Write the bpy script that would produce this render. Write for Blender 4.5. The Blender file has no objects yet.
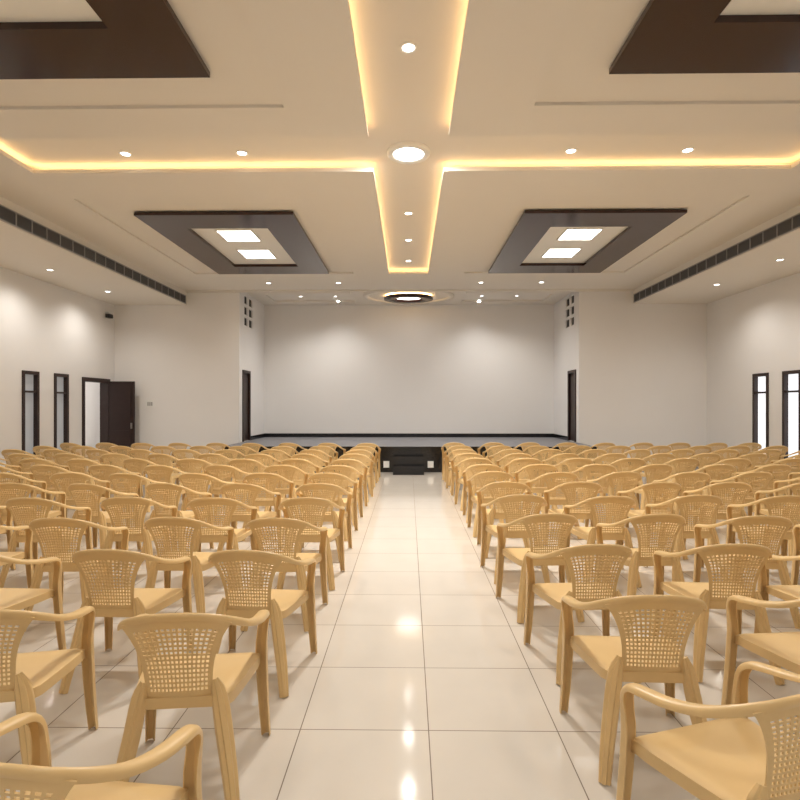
import bpy, bmesh, math, random
from mathutils import Vector, Matrix
random.seed(7)
scene = bpy.context.scene
col = scene.collection
try:
    scene.view_settings.view_transform = 'Standard'
    scene.view_settings.look = 'None'
except Exception as e:
    print(e)

# ---------------------------------------------------------------- materials
def mat(name, color, rough=0.5, metal=0.0, emis=None, estr=0.0, noise=None, bump=0.0, nscale=30, spec=0.5, coat=0.0):
    m = bpy.data.materials.new(name); m.use_nodes = True
    nt = m.node_tree; b = nt.nodes['Principled BSDF']
    b.inputs['Base Color'].default_value = (*color, 1)
    b.inputs['Roughness'].default_value = rough
    b.inputs['Metallic'].default_value = metal
    b.inputs['Specular IOR Level'].default_value = spec
    b.inputs['Coat Weight'].default_value = coat
    if emis:
        b.inputs['Emission Color'].default_value = (*emis, 1)
        b.inputs['Emission Strength'].default_value = estr
    if noise or bump:
        tc = nt.nodes.new('ShaderNodeTexCoord')
        nz = nt.nodes.new('ShaderNodeTexNoise'); nz.inputs['Scale'].default_value = nscale
        nz.inputs['Detail'].default_value = 4
        nt.links.new(tc.outputs['Object'], nz.inputs['Vector'])
        if noise:
            mx = nt.nodes.new('ShaderNodeMix'); mx.data_type = 'RGBA'
            mx.inputs[6].default_value = (*[c*(1-noise) for c in color], 1)
            mx.inputs[7].default_value = (*[min(1, c*(1+noise)) for c in color], 1)
            nt.links.new(nz.outputs['Fac'], mx.inputs[0])
            nt.links.new(mx.outputs[2], b.inputs['Base Color'])
        if bump:
            bp = nt.nodes.new('ShaderNodeBump'); bp.inputs['Strength'].default_value = bump
            bp.inputs['Distance'].default_value = 0.002
            nt.links.new(nz.outputs['Fac'], bp.inputs['Height'])
            nt.links.new(bp.outputs['Normal'], b.inputs['Normal'])
    return m

M_wall = mat('wall_paint', (0.85, 0.835, 0.83), 0.75, noise=0.015, nscale=2, bump=0.05)
M_stagewall = mat('stage_wall_paint', (0.88, 0.87, 0.865), 0.7, noise=0.01, nscale=2)
M_ceil = mat('ceiling_paint', (0.80, 0.76, 0.70), 0.8, noise=0.01, nscale=2)
M_wood = mat('dark_wood', (0.036, 0.015, 0.011), 0.16, noise=0.4, nscale=6)
M_darkframe = mat('dark_door_wood', (0.026, 0.011, 0.009), 0.4, noise=0.3, nscale=8)
M_granite = mat('black_granite', (0.012, 0.012, 0.014), 0.12, noise=0.5, nscale=80)
M_carpet = mat('stage_carpet', (0.22, 0.22, 0.24), 0.6, noise=0.1, nscale=60)
M_plastic = mat('tan_plastic', (0.74, 0.525, 0.255), 0.33, noise=0.03, nscale=12, spec=0.45)
M_grille = mat('grille_dark', (0.10, 0.10, 0.105), 0.5)
M_niche = mat('niche_dark', (0.015, 0.015, 0.018), 0.6)
M_grille2 = mat('grille_frame', (0.35, 0.34, 0.34), 0.5)
M_grilleback = mat('grille_core', (0.07, 0.07, 0.075), 0.5)
M_white = mat('white_plastic', (0.85, 0.85, 0.83), 0.4)
M_black = mat('black_plastic', (0.02, 0.02, 0.02), 0.4)
M_lampW = mat('lamp_glow', (1, 1, 1), 0.5, emis=(1, 0.97, 0.92), estr=10)
M_panelW = mat('panel_glow', (1, 1, 1), 0.5, emis=(1, 0.97, 0.91), estr=9)
M_cove = mat('cove_strip', (1, 0.8, 0.5), 0.5, emis=(1, 0.63, 0.28), estr=10)
M_pane = mat('frosted_glass_daylight_glow', (0.8, 0.85, 0.9), 0.2, emis=(0.93, 0.96, 1.0), estr=0.95)  # emission stands in for bright daylight behind the glass
M_pane_dim = mat('frosted_glass_dim_glow', (0.45, 0.47, 0.5), 0.2, emis=(0.9, 0.95, 1.0), estr=0.12)  # grey glass with a weak glow put in for daylight
M_steel = mat('brushed_steel', (0.6, 0.6, 0.6), 0.3, metal=1)

def floor_mat():
    m = bpy.data.materials.new('vitrified_tiles'); m.use_nodes = True
    nt = m.node_tree; b = nt.nodes['Principled BSDF']
    tc = nt.nodes.new('ShaderNodeTexCoord')
    mp = nt.nodes.new('ShaderNodeMapping')
    mp.inputs['Location'].default_value = (-0.10, -2.69, 0)
    br = nt.nodes.new('ShaderNodeTexBrick')
    br.offset = 0; br.squash = 1
    br.inputs['Scale'].default_value = 1
    br.inputs['Brick Width'].default_value = 0.64
    br.inputs['Row Height'].default_value = 0.64
    br.inputs['Mortar Size'].default_value = 0.003
    br.inputs['Mortar Smooth'].default_value = 0.2
    br.inputs['Color1'].default_value = (0.68, 0.63, 0.565, 1)
    br.inputs['Color2'].default_value = (0.70, 0.65, 0.585, 1)
    br.inputs['Mortar'].default_value = (0.18, 0.14, 0.10, 1)
    nt.links.new(tc.outputs['Object'], mp.inputs['Vector'])
    nt.links.new(mp.outputs['Vector'], br.inputs['Vector'])
    nz = nt.nodes.new('ShaderNodeTexNoise'); nz.inputs['Scale'].default_value = 3; nz.inputs['Detail'].default_value = 6
    nt.links.new(tc.outputs['Object'], nz.inputs['Vector'])
    mx = nt.nodes.new('ShaderNodeMix'); mx.data_type = 'RGBA'; mx.blend_type = 'MULTIPLY'
    mx.inputs[0].default_value = 0.10
    nt.links.new(br.outputs['Color'], mx.inputs[6]); nt.links.new(nz.outputs['Fac'], mx.inputs[7])
    nt.links.new(mx.outputs[2], b.inputs['Base Color'])
    ma = nt.nodes.new('ShaderNodeMath'); ma.operation = 'MULTIPLY_ADD'
    ma.inputs[1].default_value = 0.5; ma.inputs[2].default_value = 0.09
    nt.links.new(br.outputs['Fac'], ma.inputs[0]); nt.links.new(ma.outputs[0], b.inputs['Roughness'])
    b.inputs['Specular IOR Level'].default_value = 0.45
    return m
M_floor = floor_mat()

# ---------------------------------------------------------------- helpers
def empty(name, loc=(0, 0, 0)):
    e = bpy.data.objects.new(name, None); e.empty_display_size = 0.2; e.location = loc
    col.objects.link(e); return e

def boxes(name, lst, m, parent=None, bevel=0.0, loc=None):
    me = bpy.data.meshes.new(name); bm = bmesh.new()
    for b in lst:
        x0, x1, y0, y1, z0, z1 = b[:6]; mi = b[6] if len(b) > 6 else 0
        vs = [bm.verts.new(p) for p in ((x0,y0,z0),(x1,y0,z0),(x1,y1,z0),(x0,y1,z0),(x0,y0,z1),(x1,y0,z1),(x1,y1,z1),(x0,y1,z1))]
        for f in ((3,2,1,0),(4,5,6,7),(0,1,5,4),(1,2,6,5),(2,3,7,6),(3,0,4,7)):
            fc = bm.faces.new([vs[i] for i in f]); fc.material_index = mi
    if bevel: bmesh.ops.bevel(bm, geom=list(bm.edges), offset=bevel, segments=2, affect='EDGES')
    bm.to_mesh(me); bm.free()
    for mm in (m if isinstance(m, list) else [m]): me.materials.append(mm)
    o = bpy.data.objects.new(name, me); col.objects.link(o)
    if parent: o.parent = parent
    if loc: o.location = loc
    return o

def lathe(bm, prof, n=32, mi=0, sx=1, sy=1, c=(0,0,0)):
    rings = []
    for r, z in prof:
        rings.append([bm.verts.new((c[0]+sx*r*math.cos(2*math.pi*i/n), c[1]+sy*r*math.sin(2*math.pi*i/n), c[2]+z)) for i in range(n)])
    for a, b in zip(rings, rings[1:]):
        for i in range(n):
            f = bm.faces.new((a[i], a[(i+1)%n], b[(i+1)%n], b[i])); f.material_index = mi; f.smooth = True
    return rings

def mesh_obj(name, bm, mats, parent=None, loc=(0,0,0)):
    me = bpy.data.meshes.new(name); bm.to_mesh(me); bm.free()
    for m in mats: me.materials.append(m)
    o = bpy.data.objects.new(name, me); col.objects.link(o); o.location = loc
    if parent: o.parent = parent
    return o

# ---------------------------------------------------------------- dimensions
WX = 7.9; YW = 14.4; YB = 16.9; YF = -4.5; RX = 4.53
ZP = 4.67; ZC = 4.80; ZS = 4.30; XG = 5.95; ZR = 4.75
H = 3.05
T = 0.2

# ---------------------------------------------------------------- shell
boxes('floor', [(-WX-T, WX+T, YF-T, YB+T, -0.1, 0.0)], M_floor)

def side_wall(name, xs, y0, y1, ztop, openings, m):
    lst = []; y = y0
    for (a, b, z0, z1) in sorted(openings):
        lst.append((xs[0], xs[1], y, a, 0, ztop))
        if z0 > 0: lst.append((xs[0], xs[1], a, b, 0, z0))
        lst.append((xs[0], xs[1], a, b, z1, ztop)); y = b
    lst.append((xs[0], xs[1], y, y1, 0, ztop))
    return boxes(name, lst, m)

winL = [(10.92, 11.42), (11.92, 12.42), (9.0, 9.5), (8.0, 8.5), (5.0, 5.5), (2.5, 3.0)]  # nearer windows continue the row out of view, added to give light
winR = [(10.95, 11.5), (11.95, 12.48), (8.9, 9.4), (7.9, 8.4), (5.0, 5.5), (2.5, 3.0)]  # here too the nearer ones are unseen, added as extra light
WZ0, WZ1 = 0.45, 2.33
side_wall('wall_left', (-WX-T, -WX), YF, YW+T, ZC+.2, [(a, b, WZ0, WZ1) for a, b in winL] + [(12.95, 14.15, 0, 2.3)], M_wall)
side_wall('wall_right', (WX, WX+T), YF, YW+T, ZC+.2, [(a, b, WZ0, WZ1) for a, b in winR], M_wall)
boxes('wall_rear', [(-WX, WX, YF-T, YF, 0, ZC+.2)], M_wall)
boxes('wall_stage_flank_left', [(-WX, -RX, YW, YW+T, 0, ZC+.2)], M_wall)
boxes('wall_stage_flank_right', [(RX, WX, YW, YW+T, 0, ZC+.2)], M_wall)
boxes('wall_back', [(-RX-T, RX+T, YB, YB+T, 0, ZC+.2)], M_stagewall)

SZ = 0.62
def niches_open(sx):
    xs = (-RX-T, -RX) if sx < 0 else (RX, RX+T)
    d0, d1, dz0, dz1 = 14.65, 15.35, SZ, 2.58
    lst = [(xs[0], xs[1], YW+T, d0, 0, 3.8), (xs[0], xs[1], d1, YB, 0, 3.8), (xs[0], xs[1], d0, d1, 0, SZ), (xs[0], xs[1], d0, d1, dz1, 3.8)]
    zed = [3.8, 3.83, 4.05, 4.13, 4.35, 4.43, 4.65, ZC+.2]
    yed = [YW+T, 14.85, 15.15, 15.28, 15.62, YB]
    for zi in range(7):
        for yi in range(5):
            if zi in (1, 3, 5) and yi in (1, 3):
                bx = (xs[0], xs[0]+.16) if sx < 0 else (xs[1]-.16, xs[1])
                lst.append((bx[0], bx[1], yed[yi], yed[yi+1], zed[zi], zed[zi+1], 1))
            else:
                lst.append((xs[0], xs[1], yed[yi], yed[yi+1], zed[zi], zed[zi+1]))
    boxes('wall_recess_left' if sx < 0 else 'wall_recess_right', lst, [M_wall, M_niche])
    p = empty('door_2' if sx < 0 else 'door_3')
    a = xs[1] if sx < 0 else xs[0]; s = 1 if sx < 0 else -1
    def bx(u0, u1, y0, y1, z0, z1): 
        q = sorted((a+s*u0, a+s*u1)); return (q[0], q[1], y0, y1, z0, z1)
    boxes('jamb', [bx(-.15, .03, d0, d0+.08, SZ, dz1), bx(-.15, .03, d1-.08, d1, SZ, dz1), bx(-.15, .03, d0+.08, d1-.08, dz1-.08, dz1)], M_darkframe, p)
    boxes('leaf', [bx(-.08, -.03, d0+.08, d1-.08, SZ, dz1-.08), bx(-.03, -.015, d0+.16, d1-.16, SZ+.15, SZ+.85), bx(-.03, -.015, d0+.16, d1-.16, SZ+1.0, dz1-.2)], M_darkframe, p)
niches_open(-1); niches_open(1)

def window(n, sx, a, b, pane):
    p = empty('window_%d' % n)
    X = sx*WX
    def bx(u0, u1, y0, y1, z0, z1):
        q = sorted((X-sx*u0, X-sx*u1)); return (q[0], q[1], y0, y1, z0, z1)
    f = .07; zm = WZ1-.45
    boxes('frame', [bx(-.1, .025, a, a+f, WZ0, WZ1), bx(-.1, .025, b-f, b, WZ0, WZ1), bx(-.1, .025, a+f, b-f, WZ1-f, WZ1), bx(-.1, .025, a+f, b-f, WZ0, WZ0+f),
                    bx(-.09, .01, a+f, b-f, zm, zm+.04)], M_darkframe, p)
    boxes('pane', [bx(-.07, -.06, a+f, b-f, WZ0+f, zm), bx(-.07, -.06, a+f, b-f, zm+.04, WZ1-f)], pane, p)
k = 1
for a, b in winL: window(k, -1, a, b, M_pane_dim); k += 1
for a, b in winR: window(k, 1, a, b, M_pane); k += 1

p = empty('door_1')
boxes('jamb', [(-WX-.2, -WX+.03, 12.95, 13.04, 0, 2.3), (-WX-.2, -WX+.03, 14.06, 14.15, 0, 2.3), (-WX-.2, -WX+.03, 13.04, 14.06, 2.2, 2.3)], M_darkframe, p)
boxes('leaf', [(-WX+.03, -WX+.70, 14.08, 14.12, 0.01, 2.24),
               (-WX+.12, -WX+.61, 14.065, 14.08, 0.2, 0.95), (-WX+.12, -WX+.61, 14.065, 14.08, 1.1, 2.1)], M_darkframe, p)
boxes('handle', [(-WX+.62, -WX+.65, 14.04, 14.08, 1.0, 1.15)], M_steel, p)
cor = empty('corridor')
boxes('corridor_wall', [(-10.2, -10.0, 11.5, 18.5, 0, 3.0), (-10.0, -WX-T-.01, 18.3, 18.5, 0, 3.0), (-10.0, -WX-T-.01, 11.5, 11.6, 0, 3.0), (-WX-T-.02, -WX-T-.01, YW+T, 18.3, 0, 3.0)], M_wall, cor)
boxes('corridor_floor', [(-10.2, -WX-T-.01, 11.5, 18.5, -0.1, 0)], M_floor, cor)
boxes('corridor_ceiling', [(-10.2, -WX-T-.01, 11.5, 18.5, 3.0, 3.1)], M_wall, cor)
boxes('corridor_door', [(-9.9, -9.0, 18.24, 18.3, 0, 2.1)], M_darkframe, cor)
l = bpy.data.lights.new('corridor_lamp', 'POINT'); l.energy = 90; l.shadow_soft_size = .1; l.color = (1, .95, .88)
lo = bpy.data.objects.new('corridor_lamp', l); col.objects.link(lo); lo.location = (-9, 14.6, 2.7); lo.parent = cor

# ---- ceiling
ceil = empty('ceiling')
boxes('slab_upper', [(-WX, WX, YF, YW, ZC, ZC+.15), (-RX, RX, YW, YB, ZR, ZR+.2)], M_ceil, ceil)
SO = []
for s in (-1, 1):
    q = sorted((s*XG, s*WX)); SO.append((q[0], q[1], YF, YW, ZS, ZC))
boxes('side_soffits', SO, M_ceil, ceil)
slabT = 0.05
cx = 0.15*H; ox = 1.62*H; ix = 1.52*H
def ring_boxes(X0, X1, Y0, Y1, x0, x1, y0, y1, za, zb):
    return [(X0, X1, Y0, y0, za, zb), (X0, X1, y1, Y1, za, zb), (X0, x0, y0, y1, za, zb), (x1, X1, y0, y1, za, zb)]
def mir(b): return (-b[1], -b[0]) + tuple(b[2:])
A0, A1 = 2.015*H, 2.31*H
E = 4.12*H
P = []
near = ring_boxes(cx, ix, 0.2, A0, .42*H, 1.46*H, .5, 1.81*H, ZP, ZP+slabT)
near.append((cx, ix, YF+.3, 0.2, ZP, ZP+slabT))
far = ring_boxes(cx, XG, A1, E, .42*H, 1.63*H, 2.6*H, E-.05, ZP, ZP+slabT)
outer = [(ox, XG, YF, A1, ZP, ZP+slabT)]
for b in near+far+outer:
    P.append(b); P.append(mir(b))
P.append((-XG, XG, E, YW, ZP, ZP+slabT))
boxes('floating_panels', P, M_ceil, ceil)
TR = []
def collar(x0, x1, y0, y1):
    t = .03; z0, z1 = ZP+slabT, ZC
    return [(x0-t, x0, y0-t, y1+t, z0, z1), (x1, x1+t, y0-t, y1+t, z0, z1), (x0, x1, y0-t, y0, z0, z1), (x0, x1, y1, y1+t, z0, z1)]
for b in collar(.42*H, 1.46*H, .5, 1.81*H) + collar(.42*H, 1.63*H, 2.6*H, E-.05):
    TR.append(b); TR.append(mir(b))
ZT = ZP+.032
for b in ((.42*H, 1.46*H, .5, 1.81*H, ZT, ZC), (.42*H, 1.63*H, 2.6*H, E-.05, ZT, ZC)):
    TR.append(b); TR.append(mir(b))
boxes('tray_ceilings', TR, M_ceil, ceil)
ST = []; BK = []
def strip(x0, x1, y0, y1):
    ST.append((x0, x1, y0, y1, ZP+slabT, ZP+slabT+.012)); ST.append((-x1, -x0, y0, y1, ZP+slabT, ZP+slabT+.012))
g = 0.05; w = .02
strip(cx+g, cx+g+w, YF+.3, A0-g)
strip(cx+g, cx+g+w, A1+g, E+g)
strip(cx+g, ix-g, A0-g-w, A0-g)
strip(cx+g, ox+g, A1+g, A1+g+w)
strip(ox+g, ox+g+w, YF+.3, A1)
ST.append((-cx-g, cx+g, E+g, E+g+w, ZP+slabT, ZP+slabT+.012))
boxes('cove_led_strips', ST, M_cove, ceil)
def back(x0, x1, y0, y1):
    BK.append((x0, x1, y0, y1, ZP+slabT, ZC)); BK.append((-x1, -x0, y0, y1, ZP+slabT, ZC))
back(cx+.14, cx+.16, YF+.3, A0-.16); back(cx+.14, cx+.16, A1+.16, E+.16)
back(cx+.16, ix-.05, A0-.16, A0-.14); back(cx+.16, ox+.16, A1+.14, A1+.16); back(ox+.14, ox+.16, YF+.3, A1+.14)
BK.append((-cx-.14, cx+.14, E+.14, E+.16, ZP+slabT, ZC))
boxes('cove_backs', BK, M_ceil, ceil)
boxes('stage_ceiling_steps', [(-4.2, -1.6, 14.75, 15.0, ZR-.06, ZR), (-4.2, -1.6, 16.1, 16.3, ZR-.06, ZR), (-4.2, -4.0, 15.0, 16.1, ZR-.06, ZR),
                              (1.6, 4.2, 14.75, 15.0, ZR-.06, ZR), (1.6, 4.2, 16.1, 16.3, ZR-.06, ZR), (4.0, 4.2, 15.0, 16.1, ZR-.06, ZR)], M_ceil, ceil)
boxes('beam_front', [(-XG, XG, YW-.12, YW, ZP-.04, ZP)], M_ceil, ceil)

HF = 3.04
ZI = 4.69
def wood_frame(s, y0, y1):
    x0, x1 = .60*HF, 1.435*HF
    bx_, by_ = .19*HF, .215*HF
    e = empty('wooden_ceiling_frame')
    lst = ring_boxes(x0, x1, y0, y1, x0+bx_, x1-bx_, y0+by_, y1-by_, 4.63, 4.68)
    lst += ring_boxes(x0+.08, x1-.08, y0+.08, y1-.08, x0+bx_, x1-bx_, y0+by_, y1-by_, 4.68, ZT)
    if s < 0: lst = [mir(b) for b in lst]
    boxes('frame', lst, M_wood, e)
    c = s*1.01*HF
    ym = (y0+y1)/2
    lights = []; rims = []
    for yc in (ym-.70, ym+.48):
        lights.append((c-.30, c+.30, yc-.30, yc+.30, ZI-.006, ZI-.001))
        rims += ring_boxes(c-.33, c+.33, yc-.33, yc+.33, c-.30, c+.30, yc-.30, yc+.30, ZI-.015, ZI)
    boxes('light_panels', lights, M_panelW, e)
    boxes('light_rims', rims, M_white, e)
    q = sorted((s*(x0+bx_), s*(x1-bx_)))
    boxes('inner_panel', [(q[0], q[1], y0+by_, y1-by_, ZI, ZT)], M_white, e)
for s in (-1, 1):
    wood_frame(s, 2.80*HF, 4.07*HF)
    wood_frame(s, .36*HF, 1.625*HF)

# ---- AC grille on the soffit faces
for s in (-1, 1):
    e = empty('air_conditioning_grille')
    X = s*XG; fr = []; dk = []; sl = []
    def bx(u0, u1, y0, y1, z0, z1):
        q = sorted((X-s*u0, X-s*u1)); return (q[0], q[1], y0, y1, z0, z1)
    z0, z1 = ZS+.015, ZS+.235
    yy0, yy1 = 0.5, 14.3
    dk.append(bx(0, .006, yy0, yy1, z0, z1))
    fr += [bx(.006, .025, yy0, yy1, z0, z0+.015), bx(.006, .025, yy0, yy1, z1-.015, z1)]
    y = yy0
    while y < yy1+.01:
        fr.append(bx(.006, .02, y-.008, y+.008, z0+.015, z1-.015)); y += .3450
    for i in range(6):
        zz = z0+.035+i*.03
        sl.append(bx(.006, .013, yy0, yy1, zz, zz+.009))
    boxes('backing', dk, M_grilleback, e); boxes('grille_frame', fr, M_grille2, e); boxes('louvres', sl, M_grille, e)

# ---------------------------------------------------------------- lamps
def downlight(x, y, z, r=.055, power=30, warm=(1, .95, .87), name='recessed_downlight', ang=130):
    bm = bmesh.new()
    lathe(bm, [(r*1.45, 0), (r*1.45, -.008), (r*1.1, -.012), (r, -.004)], 24, 0)
    vs = [bm.verts.new((r*math.cos(2*math.pi*i/24), r*math.sin(2*math.pi*i/24), -.004)) for i in range(24)]
    f = bm.faces.new(vs[::-1]); f.material_index = 1
    o = mesh_obj(name, bm, [M_white, M_lampW], loc=(x, y, z))
    l = bpy.data.lights.new('lamp', 'SPOT'); l.energy = power; l.color = warm
    l.spot_size = math.radians(ang); l.spot_blend = 0.9; l.shadow_soft_size = r
    lo = bpy.data.objects.new('lamp_light', l); col.objects.link(lo); lo.parent = o
    lo.location = (0, 0, -.03)
    return o
PW = 125
for y in (4.8, 8.95, 10.4, 11.9, 2.0, -1.0): downlight(0, y, ZC, power=PW)
for x in (-3.58, -2.1, 2.03, 3.48): downlight(x, 6.78, ZC, power=PW)
for y in (12.35, 10.3, 8.2, 6.1, 4.0, 1.9, -.5):
    downlight(-7.1, y+.3, ZS, power=PW*.66, ang=150); downlight(6.85, y-.25, ZS, power=PW*.66, ang=150)
for x in (-3.5, -1.75, 1.8, 3.3): downlight(x, 13.45, ZP, power=PW*.6)
for x in (-3.1, -2.1, 2.1, 3.1): downlight(x, 15.5, ZR, r=.045, power=75)
for x in (-2.1, 2.1): downlight(x, 16.1, ZR, r=.05, power=120, warm=(1, .98, .95), ang=125)
for x in (-3, 3): downlight(x, -2.5, ZP, power=PW*2)  # unseen pair behind the camera, added as general fill light

bm = bmesh.new()
lathe(bm, [(.27, 0), (.27, -.03), (.255, -.045), (.20, -.045), (.19, -.03)], 48, 0)
vs = [bm.verts.new((.19*math.cos(2*math.pi*i/48), .19*math.sin(2*math.pi*i/48), -.03)) for i in range(48)]
f = bm.faces.new(vs[::-1]); f.material_index = 1
lathe(bm, [(.12, -.031), (.12, -.04), (.10, -.04), (.10, -.031)], 48, 0)
o = mesh_obj('round_ceiling_light', bm, [M_white, M_lampW], loc=(0, 6.78, ZC))
l = bpy.data.lights.new('lamp', 'AREA'); l.shape = 'DISK'; l.size = .36; l.energy = 180; l.color = (1, .96, .9)
lo = bpy.data.objects.new('lamp_light', l); col.objects.link(lo); lo.parent = o; lo.location = (0, 0, -.06)

e = empty('oval_stage_light', (0, 15.45, ZR))
bm = bmesh.new(); lathe(bm, [(.40, -.05), (.40, -.12), (.70, -.12), (.70, -.05), (.40, -.05)], 64, 0, 1, .8)
mesh_obj('wood_ring', bm, [M_wood], e)
bm = bmesh.new(); lathe(bm, [(1.15, 0), (1.15, -.05), (1.30, -.05), (1.30, 0)], 64, 0, 1, .8)
mesh_obj('plaster_ring', bm, [M_ceil], e)
bm = bmesh.new(); lathe(bm, [(.66, 0), (.66, -.05)], 64, 0, 1, .8); mesh_obj('glow_band', bm, [M_cove], e)
bm = bmesh.new()
vs = [bm.verts.new((.38*math.cos(2*math.pi*i/48), .30*math.sin(2*math.pi*i/48), -.06)) for i in range(48)]
bm.faces.new(vs[::-1]); mesh_obj('glow_disc', bm, [M_lampW], e)
bm = bmesh.new(); lathe(bm, [(.40, -.05), (.38, -.06)], 48, 0, 1, .8); mesh_obj('disc_rim', bm, [M_white], e)

# ---------------------------------------------------------------- stage
e = empty('stage')
SY = 13.0; q = .01
boxes('platform', [(-RX+q, RX-q, SY+.02, YB-q, 0, SZ-.04)], M_granite, e)
boxes('nosing', [(-RX+q, RX-q, SY-.02, SY+.12, SZ-.04, SZ)], M_granite, e)
boxes('carpet', [(-RX+q, RX-q, SY+.12, YB-q, SZ-.04, SZ-.005)], M_carpet, e)
boxes('skirting', [(-RX+q, RX-q, YB-.03, YB-q/2, SZ-.005, SZ+.11), (-RX+q/2, -RX+.03, 15.36, YB-.03, SZ-.005, SZ+.11), (RX-.03, RX-q/2, 15.36, YB-.03, SZ-.005, SZ+.11)], M_granite, e)
boxes('front_panels', [(-RX+.1+i*1.1, -RX+1.09+i*1.1, SY, SY+.02, .1, SZ-.09) for i in range(8) if i not in (3, 4)], M_granite, e)
st = empty('stage_steps')
boxes('treads', [(-.36, .36, 12.5, SY-.0, 0, .2), (-.36, .36, 12.75, SY-.0, .2, .4)], M_granite, st)
boxes('floor_vents', [(-.60, -.46, 12.93, SY, .12, .27), (.46, .60, 12.93, SY, .12, .27)], M_white, st)
for nm, x0, x1, y0, y1 in (('baseboard_left', -WX, -WX+.015, YF, 12.9), ('baseboard_right', WX-.015, WX, YF, YW), ('baseboard_front_left', -WX+.02, -RX-.05, YW-.015, YW), ('baseboard_front_right', RX+.05, WX-.02, YW-.015, YW)):
    boxes(nm, [(x0, x1, y0, y1, 0, .1)], M_darkframe)

e = empty('switch_plate'); boxes('plate', [(-7.05, -6.85, YW-.015, YW, 1.55, 1.75)], M_white, e); boxes('rocker', [(-7.0+.05*i, -6.965+.05*i, YW-.02, YW-.015, 1.6, 1.7) for i in range(3)], M_grille2, e)
e = empty('security_camera')
boxes('mount', [(-7.9, -7.8, 13.95, 14.05, 3.98, 4.05)], M_white, e); boxes('housing', [(-7.84, -7.72, 13.85, 14.02, 3.88, 3.98)], M_black, e, bevel=.01)

# ---------------------------------------------------------------- chair
def catmull(P, sub):
    out = []
    n = len(P)
    for i in range(n-1):
        p0 = P[max(i-1, 0)]; p1 = P[i]; p2 = P[i+1]; p3 = P[min(i+2, n-1)]
        for k in range(sub):
            t = k/sub
            out.append(tuple(0.5*((2*b)+(-a+c)*t+(2*a-5*b+4*c-d)*t*t+(-a+3*b-3*c+d)*t**3) for a, b, c, d in zip(p0, p1, p2, p3)))
    out.append(tuple(P[-1])); return out
PROF = [(-1,-.9),(-.97,-.2),(-.86,.35),(-.6,.72),(-.25,.93),(.25,.93),(.6,.72),(.86,.35),(.97,-.2),(1,-.9),(.82,-.9),(.72,-.1),(.4,.42),(-.4,.42),(-.72,-.1),(-.82,-.9)]
PROFL = [(-1,-1),(-.98,.05),(-.86,.35),(-.42,.50),(-.30,.92),(.30,.92),(.42,.50),(.86,.35),(.98,.05),(1,-1),(.84,-1),(.78,-.05),(.25,.2),(-.25,.2),(-.78,-.05),(-.84,-1)]
def sweep(bm, ctrl, sub=4, PR=PROF):
    C = catmull(ctrl, sub)
    pos = [Vector(c[:3]) for c in C]
    rings = []
    for i, c in enumerate(C):
        Tn = (pos[min(i+1, len(pos)-1)]-pos[max(i-1, 0)]).normalized()
        N = Vector(c[3:6]); N = (N-Tn*N.dot(Tn)).normalized(); S = N.cross(Tn)
        rings.append([bm.verts.new(pos[i]+S*(a*c[6]/2)+N*(b*c[7]/2)) for a, b in PR])
    n = len(PR)
    for a, b in zip(rings, rings[1:]):
        for i in range(n): bm.faces.new((a[i], a[(i+1)%n], b[(i+1)%n], b[i]))
    bm.faces.new(rings[0][::-1]); bm.faces.new(rings[-1])
def solid(bm, th, offset=0.0):
    me = bpy.data.meshes.new('tmp'); bm.to_mesh(me); bm.free()
    o = bpy.data.objects.new('tmp', me); col.objects.link(o)
    md = o.modifiers.new('s', 'SOLIDIFY'); md.thickness = th; md.offset = offset
    dg = bpy.context.evaluated_depsgraph_get(); dg.update()
    m2 = bpy.data.meshes.new_from_object(o.evaluated_get(dg))
    bpy.data.objects.remove(o); return m2
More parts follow.
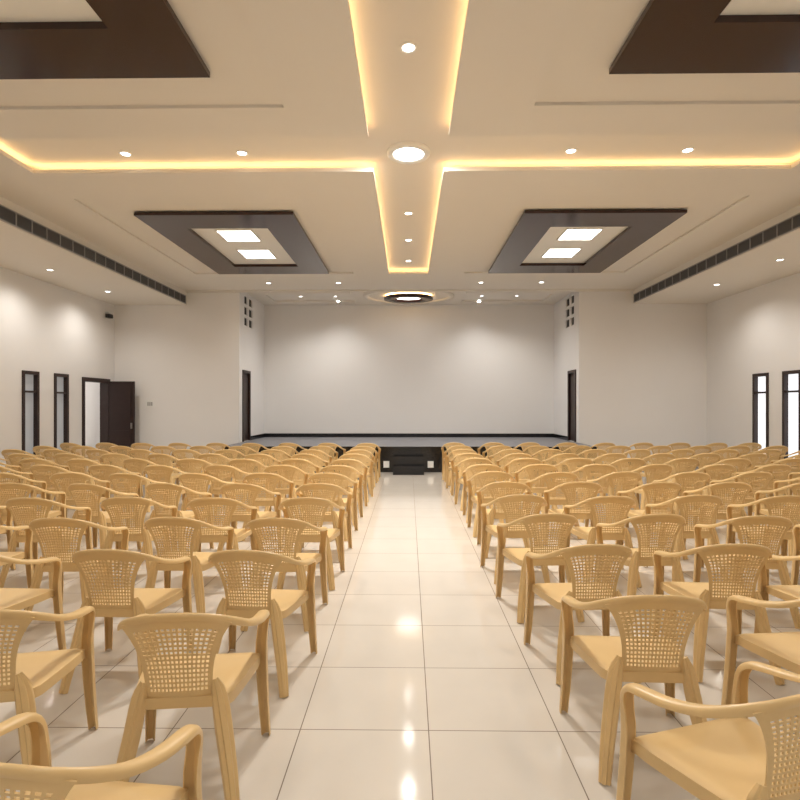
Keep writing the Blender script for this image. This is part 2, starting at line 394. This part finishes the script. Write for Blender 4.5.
def make_chair_mesh():
    bm = bmesh.new()
    half = [
        (0, -.290, .797, 0, -.6, 1, .024, .032),
        (.09, -.283, .792, 0, -.6, 1, .024, .032),
        (.165, -.258, .773, .1, -.5, 1, .026, .032),
        (.222, -.200, .738, .2, -.2, 1, .032, .030),
        (.256, -.110, .695, .2, 0, 1, .044, .026),
        (.272, .000, .662, .12, 0, 1, .054, .024),
        (.276, .100, .644, .05, .05, 1, .058, .024),
        (.274, .170, .628, 0, .4, .9, .056, .026),
        (.270, .208, .588, .1, 1, .5, .052, .030),
        (.264, .216, .520, .2, 1, 0, .050, .036),
        (.260, .216, .430, .3, 1, 0, .056, .040),
        (.266, .232, .200, .3, 1, 0, .050, .040),
        (.276, .248, .002, .3, 1, 0, .042, .034)]
    left = [(-a[0], a[1], a[2], -a[3], a[4], a[5], a[6], a[7]) for a in half[1:]][::-1]
    sweep(bm, left+half, 3)
    for s in (-1, 1):
        sweep(bm, [(s*.140, -.210, .51, s*.4, -1, 0, .024, .016), (s*.160, -.212, .44, s*.4, -1, 0, .062, .034),
                   (s*.184, -.228, .30, s*.5, -1, 0, .068, .042), (s*.214, -.262, .14, s*.5, -1, 0, .060, .038), (s*.234, -.292, .002, s*.5, -1, 0, .050, .034)], 3, PROFL)
    b = bmesh.new(); nx, ny = 14, 14; g = {}
    for j in range(ny+1):
        v = j/ny; y = -.215+v*.45
        hw = .180+.070*min(1, v*1.3)**.8
        for i in range(nx+1):
            u = -1+2*i/nx
            cr = 1-.10*max(0, (abs(2*v-1)-.75)/.25)**2*(abs(u)**4)
            x = hw*u*cr
            z = .432-.016*(1-u*u)*math.sin(math.pi*min(1, v*1.05)) - .035*max(0, (v-.85)/.15)**2 - .006*max(0, (abs(u)-.85)/.15)**2+.010*max(0, .15-v)/.15
            g[i, j] = b.verts.new((x, y, z))
    for j in range(ny):
        for i in range(nx): b.faces.new((g[i, j], g[i+1, j], g[i+1, j+1], g[i, j+1]))
    be = [e for e in b.edges if e.is_boundary]
    r = bmesh.ops.extrude_edge_only(b, edges=be)
    for v in r['geom']:
        if isinstance(v, bmesh.types.BMVert): v.co.z -= .042; v.co.x *= 1.01
    bmesh.ops.recalc_face_normals(b, faces=b.faces)
    bm.from_mesh(solid(b, .005))
    b = bmesh.new(); nu, nv = 17, 18
    def Pt(a, c):
        v = c/nv; u = -1+2*a/nu
        hw = .126+.024*v+.064*max(0, (v-.30)/.70)**2
        x = u*hw
        yt = -.290+1.1*x*x; zt = .790-.95*x*x
        yb = -.212+.7*x*x; zb = .425
        return (x, yb+(yt-yb)*(.25*v+.75*v**1.5), zb+(zt-zb)*v)
    cache = {}
    def V(a, c):
        k = (round(a, 3), round(c, 3))
        if k not in cache: cache[k] = b.verts.new(Pt(a, c))
        return cache[k]
    for j in range(nv):
        for i in range(nu):
            q = [V(i, j), V(i+1, j), V(i+1, j+1), V(i, j+1)]
            if 1 <= i <= nu-2 and 2 <= j <= nv-3:
                m = .21
                p = [V(i+m, j+m), V(i+1-m, j+m), V(i+1-m, j+1-m), V(i+m, j+1-m)]
                for t in range(4): b.faces.new((q[t], q[(t+1)%4], p[(t+1)%4], p[t]))
            else: b.faces.new(q)
    bm.from_mesh(solid(b, .005))
    for f in bm.faces: f.smooth = True
    bmesh.ops.recalc_face_normals(bm, faces=bm.faces)
    for e in bm.edges:
        if len(e.link_faces) == 2 and e.calc_face_angle(0) > math.radians(42): e.smooth = False
    me = bpy.data.meshes.new('plastic_armchair'); bm.to_mesh(me); bm.free()
    me.materials.append(M_plastic)
    zmin = min(v.co.z for v in me.vertices)
    for v in me.vertices: v.co.z -= zmin
    return me
CH = make_chair_mesh()
def chair(x, y, r=0):
    o = bpy.data.objects.new('plastic_armchair', CH); col.objects.link(o)
    o.location = (x, y, 0); o.rotation_euler = (0, 0, math.radians(r)); return o
special = {('L', -1, 0): (-.955, 1.50, -6), ('L', -1, 1): None, ('R', -1, 0): (1.10, 1.83, 18), ('R', -1, 1): None,
           ('L', 0, 0): (-.945, 2.37, 6), ('L', 0, 1): (-1.79, 2.38, 12), ('R', 0, 0): (1.08, 2.60, -2), ('R', 0, 1): (1.97, 2.66, 6),
           ('R', 1, 0): (1.09, 3.44, 4), ('R', 1, 1): (1.94, 3.46, -3)}
for k in range(-1, 12):
    for c in range(9):
        for side in 'LR':
            jr = max(-8, min(8, random.gauss(0, 4))); jx = random.uniform(-.03, .03); jy = random.uniform(-.04, .04)
            if (side, k, c) in special:
                sp = special[(side, k, c)]
                if sp: chair(*sp)
                continue
            if side == 'L': x, y = -.93-.80*c, 2.42+.85*k
            else: x, y = 1.04+.80*c, 2.60+.85*k
            if c == 8: x *= .992; jx = 0
            if y < 12.3: chair(x+jx, y+jy, jr)

# ---------------------------------------------------------------- world
w = bpy.data.worlds.new('world'); scene.world = w; w.use_nodes = True
w.node_tree.nodes['Background'].inputs[0].default_value = (.9, .95, 1, 1)
w.node_tree.nodes['Background'].inputs[1].default_value = 0.7

# ---------------------------------------------------------------- camera
cd = bpy.data.cameras.new('camera'); cam = bpy.data.objects.new('camera', cd); col.objects.link(cam)
cam.location = (0.0, 0, 1.62); cam.rotation_euler = (math.radians(90), 0, math.radians(.8))
cd.sensor_width = 36; cd.lens = 540/800*36; cd.shift_x = -.0012; cd.shift_y = .00625
cd.clip_start = .05
scene.camera = cam
